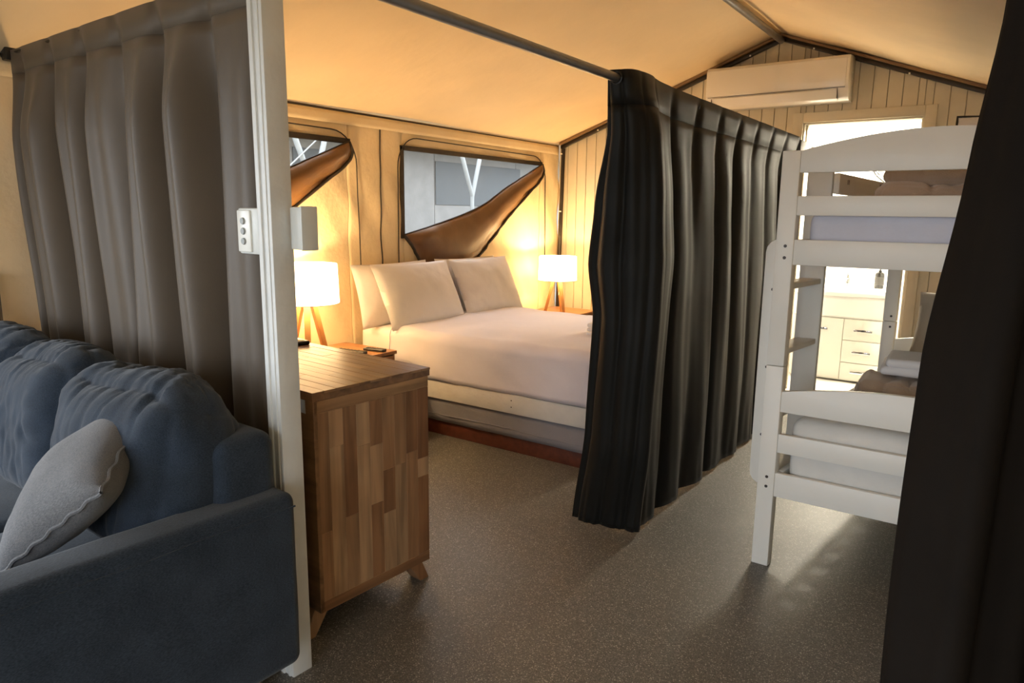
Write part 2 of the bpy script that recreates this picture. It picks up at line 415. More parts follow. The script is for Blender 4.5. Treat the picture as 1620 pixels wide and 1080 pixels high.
# puckered hem band under the eaves
mb = MB(); g = []
for i in range(240):
    y = FRONT_Y+.01+(D-.04-FRONT_Y)*i/239
    w = .006*noise.noise(Vector((y*26, 1, 0)))
    g.append([(WX+.010+w*k/3, y, EZ-.008-.075*k/3) for k in range(4)])
solid(mb.grid(g).out('hem_band', CANVAS, wl), .003)
def window(n, sh):
    w = empty('window_%d' % n, (WX, WIN0+sh, WTOP), kind='structure')
    w['label'] = ['tent window above the bed with brown flap folded half down', 'tent window beside the white post with brown flap hanging down'][n-1]
    w['category'] = 'window'
    base = Vector((WX, WIN0+sh, WTOP))
    def T(p): return tuple(Vector(p)+Vector((0, sh, 0))-base)
    # binding round the opening
    for nm, a, b in (('top_binding', (WIN0-.03, WTOP-.022), (WIN1+.02, WTOP+.012)), ('side_binding', (WIN0-.03, fold_z(WIN0)-.03), (WIN0+.004, WTOP+.005))):
        MB().box(T((WX-.004, a[0], a[1])), T((WX+.012, b[0], b[1])), .002, 1).out(nm, DARKB, w)
    # clear strip above the screen line
    MB().grid([[T((WX-.012, y, fold_z(y)-.06)), T((WX-.012, y, WTOP))] for y in [WIN0+(WIN1-WIN0)*k/20 for k in range(21)]]).out('mesh_screen', SCREEN, w)
    # zip line with round corners
    zp = [(3.700, .80), (3.702, 1.2), (3.706, 1.60)]
    zp += [(3.706+.20*(1-math.cos(a)), 1.71+.215*math.sin(a)) for a in [math.pi/2*k/8 for k in range(9)]]
    zp += [(3.906+(5.44-3.906)*k/10, 1.925-.012*k/10) for k in range(1, 10)]
    zp += [(5.44+.205*math.sin(a), 1.70+.213*math.cos(a)) for a in [math.pi/2*k/8 for k in range(9)]]
    zp += [(5.647, 1.5), (5.655, 1.3), (5.66, 1.0)]
    MB().tube([T((WX+.010, p[0], p[1])) for p in zp], .0042, 6).out('zip', DARKB, w)
    # the brown flap: top fold, sagging middle, bound lower edge
    low = [(3.747, 1.237), (3.80, 1.19), (3.85, 1.13), (3.918, 1.009), (3.97, .90), (4.25, .84), (4.549, 1.0), (4.762, 1.15), (5.033, 1.36), (5.322, 1.556), (5.54, 1.70), (5.597, 1.775), (5.575, 1.846)]
    g = []; nu, nv = 60, 14; edge = []; fold = []
    for i in range(nu+1):
        u = i/nu
        a = cr([(p[0], p[1], 0) for p in FOLD], u); b = cr([(p[0], p[1], 0) for p in low], u)
        row = []
        for j in range(nv+1):
            v = j/nv; y = a.x+(b.x-a.x)*v; z = a.y+(b.y-a.y)*v
            wd = min(1, (a-b).length/.25)
            x = WX + .022 + .055*math.sin(math.pi*min(1, v*1.15))**.8*wd + .010*noise.noise(Vector((y*6+z*6, (z-y)*3, 5)))*wd
            if v > .75: x += .014*noise.noise(Vector((y*22, z*22, 3)))*wd
            row.append(T((x, y, z)))
        edge.append(row[-1]); fold.append(row[0]); g.append(row)
    fl = solid(MB().grid(g).out('flap', BROWNF, w), .004)
    fl['label'] = 'brown canvas flap folded diagonally across the window'
    MB().tube(edge, .011, 6).out('flap_binding', DARKB, fl); MB().tube(fold, .006, 6).out('fold_edge', DARKB, fl)
    return w
window(1, 0); window(2, SH2)
# other canvas walls behind and beside the camera
def plain_wall(name, fn, n, mnum, lab):
    mb = MB(); mb.grid([[fn(i/n, k/mnum) for k in range(mnum+1)] for i in range(n+1)])
    return setp(solid(mb.out(name, CANVAS), .003, 0), lab, 'wall', kind='structure')
plain_wall('wall_right', lambda u, v: (WR+.008*noise.noise(Vector((u*20, v*4, 7))), FRONT_Y+(D-FRONT_Y)*u, (EZ+.01)*v), 90, 24, 'cream canvas wall on the bunk side')
mb = MB()
mb.box((WX, FRONT_Y-.01, 0), (OPEN_X0, FRONT_Y+.01, EZ+.1)); mb.box((OPEN_X1, FRONT_Y-.01, 0), (DOOR_X0, FRONT_Y+.01, OPEN_Z1)); mb.box((DOOR_X1, FRONT_Y-.01, 0), (WR, FRONT_Y+.01, EZ+.03))
mb.prism([(OPEN_X0, OPEN_Z1), (DOOR_X1, OPEN_Z1), (DOOR_X1, roof_z(DOOR_X1)), (RX, RZ), (OPEN_X0, roof_z(OPEN_X0))], 1, FRONT_Y-.01, FRONT_Y+.01)
setp(mb.out('wall_front', CANVAS, smooth=False), 'cream canvas front wall with wide open entrance', 'wall', kind='structure')

# board wall: every board its own piece, with the bathroom doorway cut out
DX0, DX1, DZ = -1.392, -.60, 2.10
wb = setp(MB().prism([(WX, 0), (DX0-.02, 0), (DX0-.02, DZ+.02), (DX1+.02, DZ+.02), (DX1+.02, 0), (WR, 0), (WR, roof_z(WR)+.02), (RX, RZ+.02), (WX, roof_z(WX)+.02)], 1, D+.018, D+.05).out('wall_back', BOARD, smooth=False), 'cream painted board wall around the bathroom doorway', 'wall', kind='structure')
PWD = .0985
k = 0; x = WX
while x < WR-.01:
    x1 = min(x+PWD, WR)
    segs = [(x, x1, 0)]
    if x < DX1 and x1 > DX0: segs = []
    if x < DX0 < x1: segs = [(x, DX0, 0), (DX0, x1, DZ)]
    elif x < DX1 < x1: segs = [(x, DX1, DZ), (DX1, x1, 0)]
    elif not segs: segs = [(x, x1, DZ)]
    for a, b, z0 in segs:
        ga, gb = a+.0022, b-.0022
        if gb-ga < .004: continue
        t0, t1 = roof_z(ga)+.01, roof_z(gb)+.01
        poly = [(ga, z0), (gb, z0), (gb, t1)] + ([(RX, RZ+.01)] if ga < RX < gb else []) + [(ga, t0)]
        MB().prism(poly, 1, D, D+.02, .0018).out('plank', BOARD, wb, smooth=False)
    x += PWD
# dark channels where the roof meets the board wall, ridge pole, corner pole
tr = setp(empty('trim_1', (RX, D, RZ), kind='structure'), 'dark metal channel along the gable', 'trim')
for sx, x1 in ((-1, WX+.04), (1, WR-.02)):
    a, b = (RX, RZ-.045), (x1, roof_z(x1)-.045)
    for nm, yo, zo, h, mt in (('channel', -.045, .0, .030, DARKM), ('roof_strip', -.075, .030, .022, mat('brown_strip', (.22, .13, .06), .6))):  # upper brown strip stands in for shading on the roof underside
        p = []
        for yy in (D+yo, D+yo+.04):
            for q, zz in ((a, 0), (b, 0), (b, h), (a, h)): p.append((q[0]-RX, yy-D, q[1]+zz+zo-RZ))
        MB().hexa(p, .003).out(nm, mt, tr)
    for t in (.12, .45, .8):
        c = (a[0]+(b[0]-a[0])*t-RX, -.047, a[1]+(b[1]-a[1])*t+.004-RZ)
        MB().box([c[i]-.006 for i in range(3)], [c[i]+.006 for i in range(3)], .002).out('clip', PLAST, tr)
setp(MB().tube([(RX, FRONT_Y-.2, RZ-.045), (RX, D-.06, RZ-.045)], .024, 14).out('ridge_pole', GREYM), 'grey metal ridge pole under the ceiling', 'pole', kind='structure')
cp = setp(MB().tube([(WX+.035, D-.045, 0), (WX+.075, D-.05, EZ-.03)], .019, 10).out('corner_pole', DARKM), 'dark corner pole where canvas meets boards', 'pole', kind='structure')
for z in (.9, 1.42, 1.95): MB().box((WX+.055, D-.075, z), (WX+.075, D-.06, z+.012), .002).out('clip', PLAST, cp)
# dark upright at the left edge of the view
setp(MB().tube([(WX+.03, 1.20, 0), (WX+.03, 1.20, 1.12)], .016, 8).out('side_pole', DARKM), 'short dark upright against the canvas left of the curtain', 'pole', kind='structure')

# ------------------------------------------------------------------ white post with the switch boxes
pp = setp(empty('support_post', (-1.663, 1.219, 0), math.radians(-3), kind='structure'), 'white painted square post beside the sofa', 'post')
MB().box((-.0265, -.016, 0), (.0275, .052, 2.74), .003).out('post_core', POSTP, pp)
MB().box((-.0305, -.0215, 0), (-.012, .0, 2.73), .002).out('corner_strip', POSTP, pp)
MB().box((.004, -.019, 0), (.014, -.012, 2.73), .002).out('fillet', POSTP, pp)
sb = setp(empty('switch_box', (-1.728, 1.215, 1.343), math.radians(-3)), 'white switch box with three grey buttons on the post', 'switch box')
MB().box((-.066, -.012, -.064), (.034, .05, .064), .006).out('box_body', PLAST, sb)
pl = MB().box((-.062, -.018, -.058), (.002, -.011, .058), .004).out('face_plate', mat('face_plate_white', (.86, .86, .82), .25), sb)
for z in (.028, 0, -.028):
    MB().lathe([(.0001, .006), (.0085, .006), (.0098, .003), (.0098, -.004)], seg=20).xf(Matrix.Rotation(math.pi/2, 4, 'X')).out('button', GREYP, pl, loc=(-.030, -.017, z))
jb = setp(empty('junction_box', (-1.586, 1.240, 1.353), math.radians(-3)), 'plain white junction box on the bedroom side of the post', 'junction box')
MB().box((-.042, .012, -.058), (.006, .062, .058), .005).out('box_body', PLAST, jb)
MB().box((.006, .010, -.060), (.014, .064, .060), .003).out('box_lid', PLAST, jb)

# ------------------------------------------------------------------ curtains
def curtain(name, stations, nf, amp, nu, nv, label, head=.085, pleat=.012, seed=0, start=0., flat=None, gather=0, mt=None, soft=1.0):
    """stations: (z, [xy...]) from the top down; soft folds hang from pinched pleats"""
    zs = [s[0] for s in stations]; mt = mt or BLACK
    def pos(u, z):
        i = 0
        while i < len(zs)-2 and z < zs[i+1]: i += 1
        t = (zs[i]-z)/(zs[i]-zs[i+1]); t = min(1, max(0, t)); t = t*t*(3-2*t)*.5+t*.5
        return cr(stations[i][1], u)*(1-t) + cr(stations[i+1][1], u)*t
    z0, z1 = zs[0], zs[-1]
    rows = []
    for j in range(nv+1):
        v = j/nv; z = z0+(z1-z0)*(v**.9); row = []
        for i in range(nu+1):
            u = i/nu; p = pos(u, z); q = pos(min(1, u+.004), z)-pos(max(0, u-.004), z)
            n = Vector((-q.y, q.x)).normalized()
            dz = z0-z
            drift = .10*noise.noise(Vector((u*3+seed, z*.7, 1)))*min(1, dz*1.2)
            ph = (u-start)*nf + drift
            fr = ph-math.floor(ph+.5)
            pin = math.exp(-(fr*9)**2)                       # knot of each pleat
            k = min(1, max(0, (dz-head*.4)/.35)); k = k*k*(3-2*k)
            vw = .15+.07*noise.noise(Vector((math.floor(ph+.5)*3.7+seed, z*.6, 2)))
            w1 = .45-1.25*math.exp(-(fr/vw)**2) + .30*noise.noise(Vector((ph*1.7+seed, z*.35, 8))) + .12*soft*math.cos(4*math.pi*ph+1.1+seed+.8*z)
            a = amp*(.8+1.1*noise.noise(Vector((ph*.8+seed, 3, z*.5))))
            d = a*w1*k - pleat*pin*(1-k*.5)*math.exp(-((dz-head)/.16)**2 if dz > head else -((dz-head)/.06)**2)
            if flat: d *= flat(u)
            d = -d + .008*noise.noise(Vector((u*14+seed, z*1.5+u*4, 4)))*k
            if gather and z < gather:
                gq = 1-(z/gather); d += .012*gq*noise.noise(Vector((u*55, z*3, seed)))
            row.append((p.x+n.x*d, p.y+n.y*d, z))
        rows.append(row)
    hi = next(j for j in range(nv+1) if z0-rows[j][0][2] >= head)
    base = empty(name, (rows[-1][0][0], rows[-1][0][1], 0), label=label, cat='curtain')
    T = lambda rr: [[tuple(Vector(p)-base.location) for p in r] for r in rr]
    solid(MB().grid(T(rows[hi:])).out('cloth', mt, base, ang=80), .003, 0)
    solid(MB().grid(T(rows[:hi+1])).out('heading_tape', mt, base, ang=80), .005, 0)
    hem = [r for r in rows if r[0][2] < z1+.055]
    return base
# left curtain, from the canvas wall to the post
def lp(a, b, n): return [tuple(Vector(a).lerp(Vector(b), k/n)) for k in range(n+1)]
A0, A1 = (-3.56, 1.352), (-1.755, 1.282)
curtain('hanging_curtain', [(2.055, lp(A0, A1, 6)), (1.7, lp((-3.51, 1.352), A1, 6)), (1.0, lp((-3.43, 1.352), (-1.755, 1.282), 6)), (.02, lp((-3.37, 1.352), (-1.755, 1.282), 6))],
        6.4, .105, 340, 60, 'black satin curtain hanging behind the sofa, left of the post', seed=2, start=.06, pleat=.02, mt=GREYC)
# middle curtain: gathered front end, long side along the aisle
RODX, RODZ = -1.25, 1.895
def side(x0, x1, ya, yb, n): return [(x0+(x1-x0)*k/n, ya+(yb-ya)*k/n) for k in range(1, n+1)]
curtain('hanging_curtain', [
    (1.925, [(-1.285, 2.44), (-1.26, 2.44), (-1.20, 2.47), (-1.19, 2.60), (-1.215, 2.75)] + side(-1.225, -1.225, 2.75, 5.10, 8)),
    (1.70, [(-1.310, 2.50), (-1.255, 2.47), (-1.18, 2.50), (-1.13, 2.58), (-1.20, 2.78)] + side(-1.24, -1.25, 2.78, 5.05, 8)),
    (1.45, [(-1.385, 2.56), (-1.29, 2.52), (-1.19, 2.54), (-1.12, 2.60), (-1.19, 2.80)] + side(-1.23, -1.24, 2.80, 5.05, 8)),
    (1.20, [(-1.430, 2.60), (-1.32, 2.55), (-1.20, 2.57), (-1.12, 2.63), (-1.18, 2.82)] + side(-1.22, -1.23, 2.82, 5.05, 8)),
    (.98, [(-1.410, 2.62), (-1.31, 2.57), (-1.21, 2.59), (-1.125, 2.64), (-1.19, 2.82)] + side(-1.22, -1.22, 2.82, 5.05, 8)),
    (.45, [(-1.450, 2.66), (-1.35, 2.62), (-1.25, 2.63), (-1.16, 2.67), (-1.21, 2.82)] + side(-1.22, -1.21, 2.82, 5.05, 8)),
    (.02, [(-1.520, 2.69), (-1.42, 2.665), (-1.31, 2.69), (-1.215, 2.71), (-1.23, 2.84)] + side(-1.235, -1.20, 2.84, 5.05, 8))],
    11.4, .032, 420, 64, 'black satin curtain hanging along the aisle at the bed foot', seed=5, start=.03, pleat=.014, gather=.30, flat=lambda u: .55+.45*min(1, max(0, (u-.24)*8)))
rd = setp(empty('curtain_rod', (RODX, FRONT_Y, RODZ)), 'grey metal rod carrying the curtain along the aisle', 'curtain rod')
MB().tube([(0, 0, 0), (0, 5.2-FRONT_Y, 0)], .016, 14).out('rod', GREYM, rd)
MB().box((-.012, 5.11-FRONT_Y, -.075), (.028, 5.42-FRONT_Y, .018), .008).out('end_bracket', BLKP, rd)
MB().tube([(0, 5.40-FRONT_Y, 0), (0, D-FRONT_Y, 0)], .010, 8).out('wall_arm', BLKP, rd)
for k, y in enumerate((2.44, 2.62, 2.83, 3.03, 3.24, 3.44, 3.64, 3.86, 4.06, 4.27, 4.48, 4.69, 4.90)):
    MB().tube([(.021*math.cos(a), y-FRONT_Y, .021*math.sin(a)) for a in [2*math.pi*q/12 for q in range(13)]], .0035, 6).out('ring', BLKP, rd)
# right curtain, bunched close to the camera
curtain('hanging_curtain', [
    (2.03, [(-.03, 1.33), (.06, 1.27), (.14, 1.34), (.22, 1.26), (.34, 1.32)]),
    (1.72, [(-.052, 1.31), (.05, 1.25), (.14, 1.33), (.22, 1.25), (.34, 1.32)]),
    (1.48, [(-.072, 1.31), (.03, 1.24), (.13, 1.33), (.22, 1.24), (.35, 1.31)]),
    (1.18, [(-.098, 1.31), (.01, 1.23), (.12, 1.33), (.22, 1.23), (.35, 1.31)]),
    (.6, [(-.108, 1.31), (.00, 1.22), (.12, 1.33), (.22, 1.22), (.36, 1.31)]),
    (.02, [(-.10, 1.31), (.00, 1.22), (.12, 1.33), (.22, 1.22), (.36, 1.31)])],
    3, .042, 150, 50, 'black satin curtain bunched at the right in front of the bunk', seed=9, pleat=.01, mt=DEEP)
rd2 = setp(empty('curtain_rod', (-3.56, 1.36, 2.045)), 'dark rod above the curtain behind the sofa', 'curtain rod')
MB().tube([(0, 0, 0), (1.86, -.06, 0)], .010, 10).out('rod', DARKM, rd2)
MB().box((-.05, -.03, -.03), (.01, .03, .03), .005).out('end_bracket', BLKP, rd2)
rd3 = setp(empty('curtain_rod', (-.12, 1.30, 2.05)), 'short dark rod above the bunched curtain near the bunk', 'curtain rod')
MB().tube([(0, 0, 0), (.515, 0, 0)], .011, 10).out('rod', DARKM, rd3)
MB().box((.49, -.03, -.03), (.515, .03, .03), .005).out('end_bracket', BLKP, rd3)

# ------------------------------------------------------------------ sofa
so = empty('sofa', (-1.53, 1.165, 0), math.radians(-2.5), label='blue-grey fabric sofa in front of the black curtain', cat='sofa')
def arm(x0, x1):
    a = MB().rbox((x0, -.90, .12), (x1, 0, .64), .032, .08, nz=.003, nscale=5).out('arm', SOFA, so, ang=80)
    xo = x1 if x1 > -.5 else x0; sg = 1 if x1 > -.5 else -1
    MB().tube([(xo+.001*sg, -.89+.88*k/20, .600+.0015*math.sin(k)) for k in range(21)], .0028, 5).out('seam', SOFA, a)
    return a
arm(-.14, 0); arm(-2.005, -1.89)
MB().rbox((-1.95, -.19, .12), (-.072, -.005, .805), .045, .08, nz=.004, nscale=4).out('backrest', SOFA, so, ang=80)
MB().rbox((-1.91, -.88, .12), (-.13, -.05, .33), .02, .15).out('seat_base', SOFA, so, ang=80)
for i in range(3):
    x1 = -.145-.585*i; x0 = x1-.58
    MB().rbox((x0, -.90, .325), (x1, -.20, .485), .05, .05, puff=(0, 0, .03), nz=.006, nscale=5, seed=i).out('seat_cushion', SOFA, so, ang=80)
    # overstuffed loose back cushion, top gathered in creases
    mb = MB(); mb.rbox((-.30, -.13, -.235), (.30, .12, .235), .10, .012, puff=(.02, .055, .035))
    for v in mb.b.verts:
        p = v.co; t = min(1, max(0, (p.z-.02)/.15)); sd = i*4.7
        # creases running over the gathered top, front to back
        for f, a in ((17, .013), (31, .007)):
            q = noise.noise(Vector((p.x*f+sd+1.5*math.sin(p.y*6), p.y*3.0, p.z*4+sd)))
            cz = (1-min(1, abs(q)*2.6))**2
            p.z -= a*t*cz; p.y += a*.5*(1-t)*cz*(1 if p.y < 0 else 0)
        p.z += .028*noise.noise(Vector((p.x*4.5, i*7.3, p.y*3)))*t
        p.y += .012*noise.noise(Vector((p.x*5, p.z*5, i*5)))
        # diagonal pulls down the front
        if p.y < 0: p.y += .007*noise.noise(Vector(((p.x+p.z)*4, (p.z-p.x)*15, i+9)))
        p.x *= 1+.05*math.sin((p.z+.24)*5)
    bc = mb.out('back_cushion', SOFA, so, ang=80)
    bc.location = (x0+.29, -.205, .695+(.0, -.005, .015)[i]); bc.rotation_euler = (math.radians(-12), math.radians((2, -2, 1)[i]), math.radians((2, -3, 2)[i]))
    bc['label'] = 'loose stuffed back cushion'
for x, y in ((-.13, -.10), (-.13, -.80), (-1.91, -.10), (-1.91, -.80)):
    MB().hexa([(x-.03, y-.03, .125), (x+.03, y-.03, .125), (x+.03, y+.03, .125), (x-.03, y+.03, .125), (x-.018, y-.018, 0), (x+.018, y-.018, 0), (x+.018, y+.018, 0), (x-.018, y+.018, 0)], .003).out('leg', wood('sofa_leg_wood', [(.42, .15, .05), (.5, .2, .07)], (1, 1, .1), .4, .7), so)
# scatter cushion, standing on a corner against the back cushion
def frame_obj(name, A, B, C, **k):
    """Empty whose x,y axes run along BA and BC of a square"""
    A, B, C = Vector(A), Vector(B), Vector(C); c = (A+C)/2
    x = (A-B).normalized(); z = x.cross(C-B).normalized(); y = z.cross(x)
    o = empty(name, (0, 0, 0), **k); o.matrix_world = Matrix(((x.x, y.x, z.x, c.x), (x.y, y.y, z.y, c.y), (x.z, y.z, z.z, c.z), (0, 0, 0, 1)))
    return o
sc = frame_obj('scatter_cushion', (-1.86, .925, .86), (-1.63, .69, .745), (-1.95, .615, .545), label='light grey linen scatter cushion leaning on the sofa', cat='cushion')
MB().pillow(.38, .38, .19, 30, .05, .010, 4, .5).out('cover', SCAT, sc, ang=80)
n = 40; rim = []
for k in range(4*n+1):
    s_ = (k/n) % 4; e = int(s_); t = 2*(s_-e)-1
    u, v = [(t, -1), (1, t), (-t, 1), (-1, -t)][e]
    rim.append((.19*u*(1-.05*(1-v*v)*u*u), .19*v*(1-.05*(1-u*u)*v*v), .003*math.sin(k*.9)))
MB().tube(rim, .0045, 5, False).out('piping', SCAT, sc)

# ------------------------------------------------------------------ dresser
DR = math.radians(-4)
dr = empty('dresser', (-1.705, 1.372, 0), DR, label='acacia wood dresser with splayed legs beside the post', cat='dresser')
LN, DP, Z0, Z1 = 1.2, .49, .105, .85
MB().box((-LN+.015, .012, Z0+.012), (-.016, DP-.012, Z1-.035), .003).out('carcass', STAVE_H, dr, smooth=False)
top = MB().box((-LN-.004, -.006, Z1-.030), (.004, DP+.006, Z1-.006), .002).out('top', STAVE_H, dr, smooth=False)
w = (DP+.014)/11
rg = random.Random(3)
for i in range(11):
    x = -LN-.006; first = True
    while x < .006-.001:
        ln = rg.uniform(.28, .62)
        if first: ln *= rg.uniform(.3, 1); first = False
        x2 = min(x+ln, .006)
        if .006-x2 < .08: x2 = .006
        MB().box((x+.0004, -.007+w*i+.0004, Z1-.008), (x2-.0004, -.007+w*(i+1)-.0004, Z1+rg.uniform(-.0004, .0004)), .0008, 1).out('stave', STAVE_H, top, smooth=False)
        x = x2
def panel(name, x0, x1):
    pn = MB().box((x0+.001, .003, Z0+.003), (x1-.001, DP-.003, Z1-.033), .001).out(name, STAVE_V, dr, smooth=False)
    s = 1 if x1 > -.1 else -1; xa, xb = (x1-.004, x1) if s > 0 else (x0, x0+.004)
    MB().box((xa, .0, Z0), (xb, DP, Z0+.036), .0008, 1).out('bottom_strip', STAVE_Y, pn, smooth=False)
    MB().box((xa, .0, Z1-.070), (xb, DP, Z1-.031), .0008, 1).out('top_strip', STAVE_Y, pn, smooth=False)
    ncol = 9; cw = DP/ncol
    for i in range(ncol):
        z = Z0+.037; e = Z1-.071
        cuts = [z] + sorted(rg.uniform(z+.1, e-.1) for _ in range(rg.choice((1, 2, 2)))) + [e]
        if any(b-a < .07 for a, b in zip(cuts, cuts[1:])): cuts = [z, z+.2+.03*i, e]
        for a, b in zip(cuts, cuts[1:]):
            d = rg.uniform(-.0006, .0004)
            MB().box((xa+(d if s < 0 else 0), cw*i+.0004, a+.0004), (xb+(d if s > 0 else 0), cw*(i+1)-.0004, b-.0004), .0008, 1).out('stave', STAVE_V, pn, smooth=False)
panel('side_panel', -.020, 0); panel('side_panel', -LN, -LN+.020)
MB().box((-LN, -.002, Z0), (0, .014, Z1-.03), .002).out('back_panel', STAVE_H, dr, smooth=False)
for i in range(3):
    for j in range(2):
        a = -LN+.025+.385*i
        q = MB().box((a, DP-.010, Z0+.02+.345*j), (a+.375, DP+.006, Z0+.355+.345*j), .003).out('drawer', STAVE_H, dr, smooth=False)
        MB().lathe([(.0001, .024), (.012, .022), (.014, .014), (.006, .006), (.006, 0)], seg=16).xf(Matrix.Rotation(-math.pi/2, 4, 'X')).out('knob', DARKM, q, loc=(a+.187, DP+.006, Z0+.19+.345*j))
for x in (-.075, -LN+.075):
    for y0, s in ((.045, -1), (DP-.045, 1)):
        t0, t1, b0, b1 = (y0-.035, y0+.035, y0-.022+s*.062, y0+.022+s*.062)
        MB().hexa([(x-.03, b0, 0), (x+.03, b0, 0), (x+.03, b1, 0), (x-.03, b1, 0), (x-.03, t0, Z0+.005), (x+.03, t0, Z0+.005), (x+.03, t1, Z0+.005), (x-.03, t1, Z0+.005)], .003).out('leg', STAVE_V, dr, smooth=False)
MB().prism([(-.103, .79), (-.104, .838), (-.075, .836), (-.070, .842), (-.042, .842), (-.040, .776), (-.098, .778)], 1, -.0035, -.002).out('sticker', PAPER, dr, smooth=False)['label'] = 'torn pale sticker'
tb = empty('black_tray', (-2.50, 1.83, .85), math.radians(-12), label='thin black tray lying on the dresser top', cat='tray')
MB().rbox((-.13, -.09, 0), (.13, .09, .016), .006, .05).out('tray_body', BLKP, tb, ang=60)
MB().box((-.115, -.075, .0155), (.115, .075, .017), .001).out('tray_inlay', mat('tray_inlay', (.03, .028, .026), .2), tb)

# ------------------------------------------------------------------ bed
BX0, BX1, BY0, BY1 = -3.56, -1.70, 3.262, 4.64
bed = empty('bed_frame', ((BX0+BX1)/2, (BY0+BY1)/2, 0), label='white painted double bed frame on a red-brown base', cat='bed')
o = bed.location
def L(p): return (p[0]-o.x, p[1]-o.y, p[2]-o.z)
def bedbox(nm, lo, hi, mt, bev=.004): return MB().box(L(lo), L(hi), bev).out(nm, mt, bed)
bedbox('side_rail', (BX0, BY0, .245), (BX1, BY0+.03, .362), RAILP); bedbox('side_rail', (BX0, BY1-.03, .245), (BX1, BY1, .362), RAILP)
bedbox('foot_rail', (BX1-.03, BY0+.03, .245), (BX1, BY1-.03, .362), RAILP); bedbox('head_rail', (BX0, BY0+.03, .245), (BX0+.03, BY1-.03, .362), RAILP)
bedbox('base_plinth', (BX0+.02, BY0+.035, 0), (BX1-.02, BY1-.035, .10), PLINTH)
for i in range(9): bedbox('slat', (BX0+.05+i*.2, BY0+.03, .30), (BX0+.15+i*.2, BY1-.03, .318), RAILP, .002)
for x in (-3.02, -2.28):
    for z in (.285, .325): MB().lathe([(.0001, .001), (.004, .001), (.004, -.002)], seg=10).xf(Matrix.Rotation(math.pi/2, 4, 'X')).out('screw', BOLT, bed, loc=L((x, BY0, z)))
mb = MB(); g = []
for i in range(141):
    t = i/140; x = BX0+.03+(BX1-BX0-.06)*t
    g.append([L((x, BY0+.026+.006*noise.noise(Vector((x*7, z*6, 2)))+.004*math.sin(x*18)*(.25-z)*4-.004, z)) for z in (.095, .13, .165, .20, .25)])
vl = solid(mb.grid(g).out('valance', VAL, bed, ang=80), .003, 0); vl['label'] = 'pale cloth valance between rail and base'
MB().tube([L((BX0+.04+(BX1-BX0-.08)*k/60, BY0+.018+.006*noise.noise(Vector((k*.3, 1, 2))), .142+.004*math.sin(k*.21))) for k in range(61)], .003, 5).out('valance_seam', VAL, vl)
mt_ = setp(MB().rbox((BX0+.005, BY0+.01, .318), (BX1-.02, BY1-.012, .648), .055, .06, puff=(0, 0, .01), nz=.004, nscale=4).out('mattress', LINEN, ang=80), 'thick mattress in white fitted sheet on the double bed', 'mattress')
# bedspread: tucked in at rail height, open towards the pillows
def spread():
    mb = MB(); prof = []
    y0, y1, zb, zt, r = BY0-.004, BY1+.004, .366, .668, .07
    for k in range(9): prof.append((y0, zb+(zt-r-zb)*k/8))
    for k in range(1, 9): a = math.pi/2*k/8; prof.append((y0+r-r*math.cos(a), zt-r+r*math.sin(a)))
    for k in range(1, 26): prof.append((y0+r+(y1-y0-2*r)*k/26, zt))
    for k in range(0, 9): a = math.pi/2*k/8; prof.append((y1-r+r*math.sin(a), zt-r+r*math.cos(a)))
    for k in range(1, 7): prof.append((y1, zt-r-(zt-r-zb)*k/6))
    xs = [-3.27+(BX1-.07+3.27)*k/60 for k in range(61)]; cx = BX1-.075
    g = []
    def disp(x, y, z, top):
        a = .008*noise.noise(Vector((x*3.2, y*3.2, z*3))) + .009*noise.noise(Vector((x*5+z*9, y*2.2, z*6+x*2)))
        return a
    for x in xs:
        row = []
        for y, z in prof:
            n = Vector((0, (-1 if y < y0+r else (1 if y > y1-r else 0)), 1 if z > zt-r else 0)).normalized()
            d = disp(x, y, z, 0); xe = x + (.03*math.sin(y*2.1) if x < -3.2 else 0)
            row.append((xe, y+n.y*d, z+n.z*d + .004*math.sin(x*3)))
        g.append(row)
    # foot end: round over, then down
    yc, zc = (y0+y1)/2, zb
    for k in range(1, 9):
        a = math.pi/2*k/8; row = []
        for y, z in prof:
            f = r*(1-math.cos(a)); yy = y; zz = z
            if z > zt-f: zz = zt-f
            yy = min(max(y, y0+f*.5), y1-f*.5)
            row.append((cx+r*math.sin(a), yy, zz+.004*math.sin(cx*3)))
        g.append(row)
    for k in range(1, 6):
        zz = zt-r-(zt-r-zb)*k/5; row = []
        for y, z in prof: row.append((cx+r+.003*math.sin(y*20), min(max(y, y0+r*.5), y1-r*.5), min(z, zz)))
        g.append(row)
    mb.grid(g); return mb, [Vector(p) for p in g[0]]
mb, edge = spread()
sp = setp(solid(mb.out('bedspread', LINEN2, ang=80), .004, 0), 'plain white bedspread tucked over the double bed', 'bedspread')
MB().tube(edge, .004, 6).out('edge_piping', PIPE, sp)
# four pillows in two leaning pairs
def bed_pillow(nm, c, ry, rz, label, w=.66, h=.46, t=.17, seed=0, rx=0):
    p = empty(nm, c, label=label, cat='pillow', group='white pillows on the double bed')
    M = Matrix.Rotation(math.radians(rz), 4, 'Z') @ Matrix.Rotation(math.radians(ry), 4, 'Y') @ Matrix.Rotation(math.radians(rx), 4, 'X')
    p.matrix_world = Matrix.Translation(c) @ M
    # local: x = height (up the wall), y = width, z = thickness
    MB().pillow(h, w, t, 30, .045, .009, seed, .46).out('pillow_case', LINEN, p, ang=80)
    return p
bed_pillow('pillow', (-3.455, 3.53, .85), -104, 2, 'rear white pillow nearest the left lamp, standing against the canvas', seed=1, w=.76, h=.43, t=.12)
bed_pillow('pillow', (-3.305, 3.62, .85), -115, 1, 'front white pillow nearest the left lamp', seed=2, w=.78, h=.46, t=.14)
bed_pillow('pillow', (-3.455, 4.36, .85), -104, -2, 'rear white pillow towards the board wall', seed=3, w=.72, h=.43, t=.12)
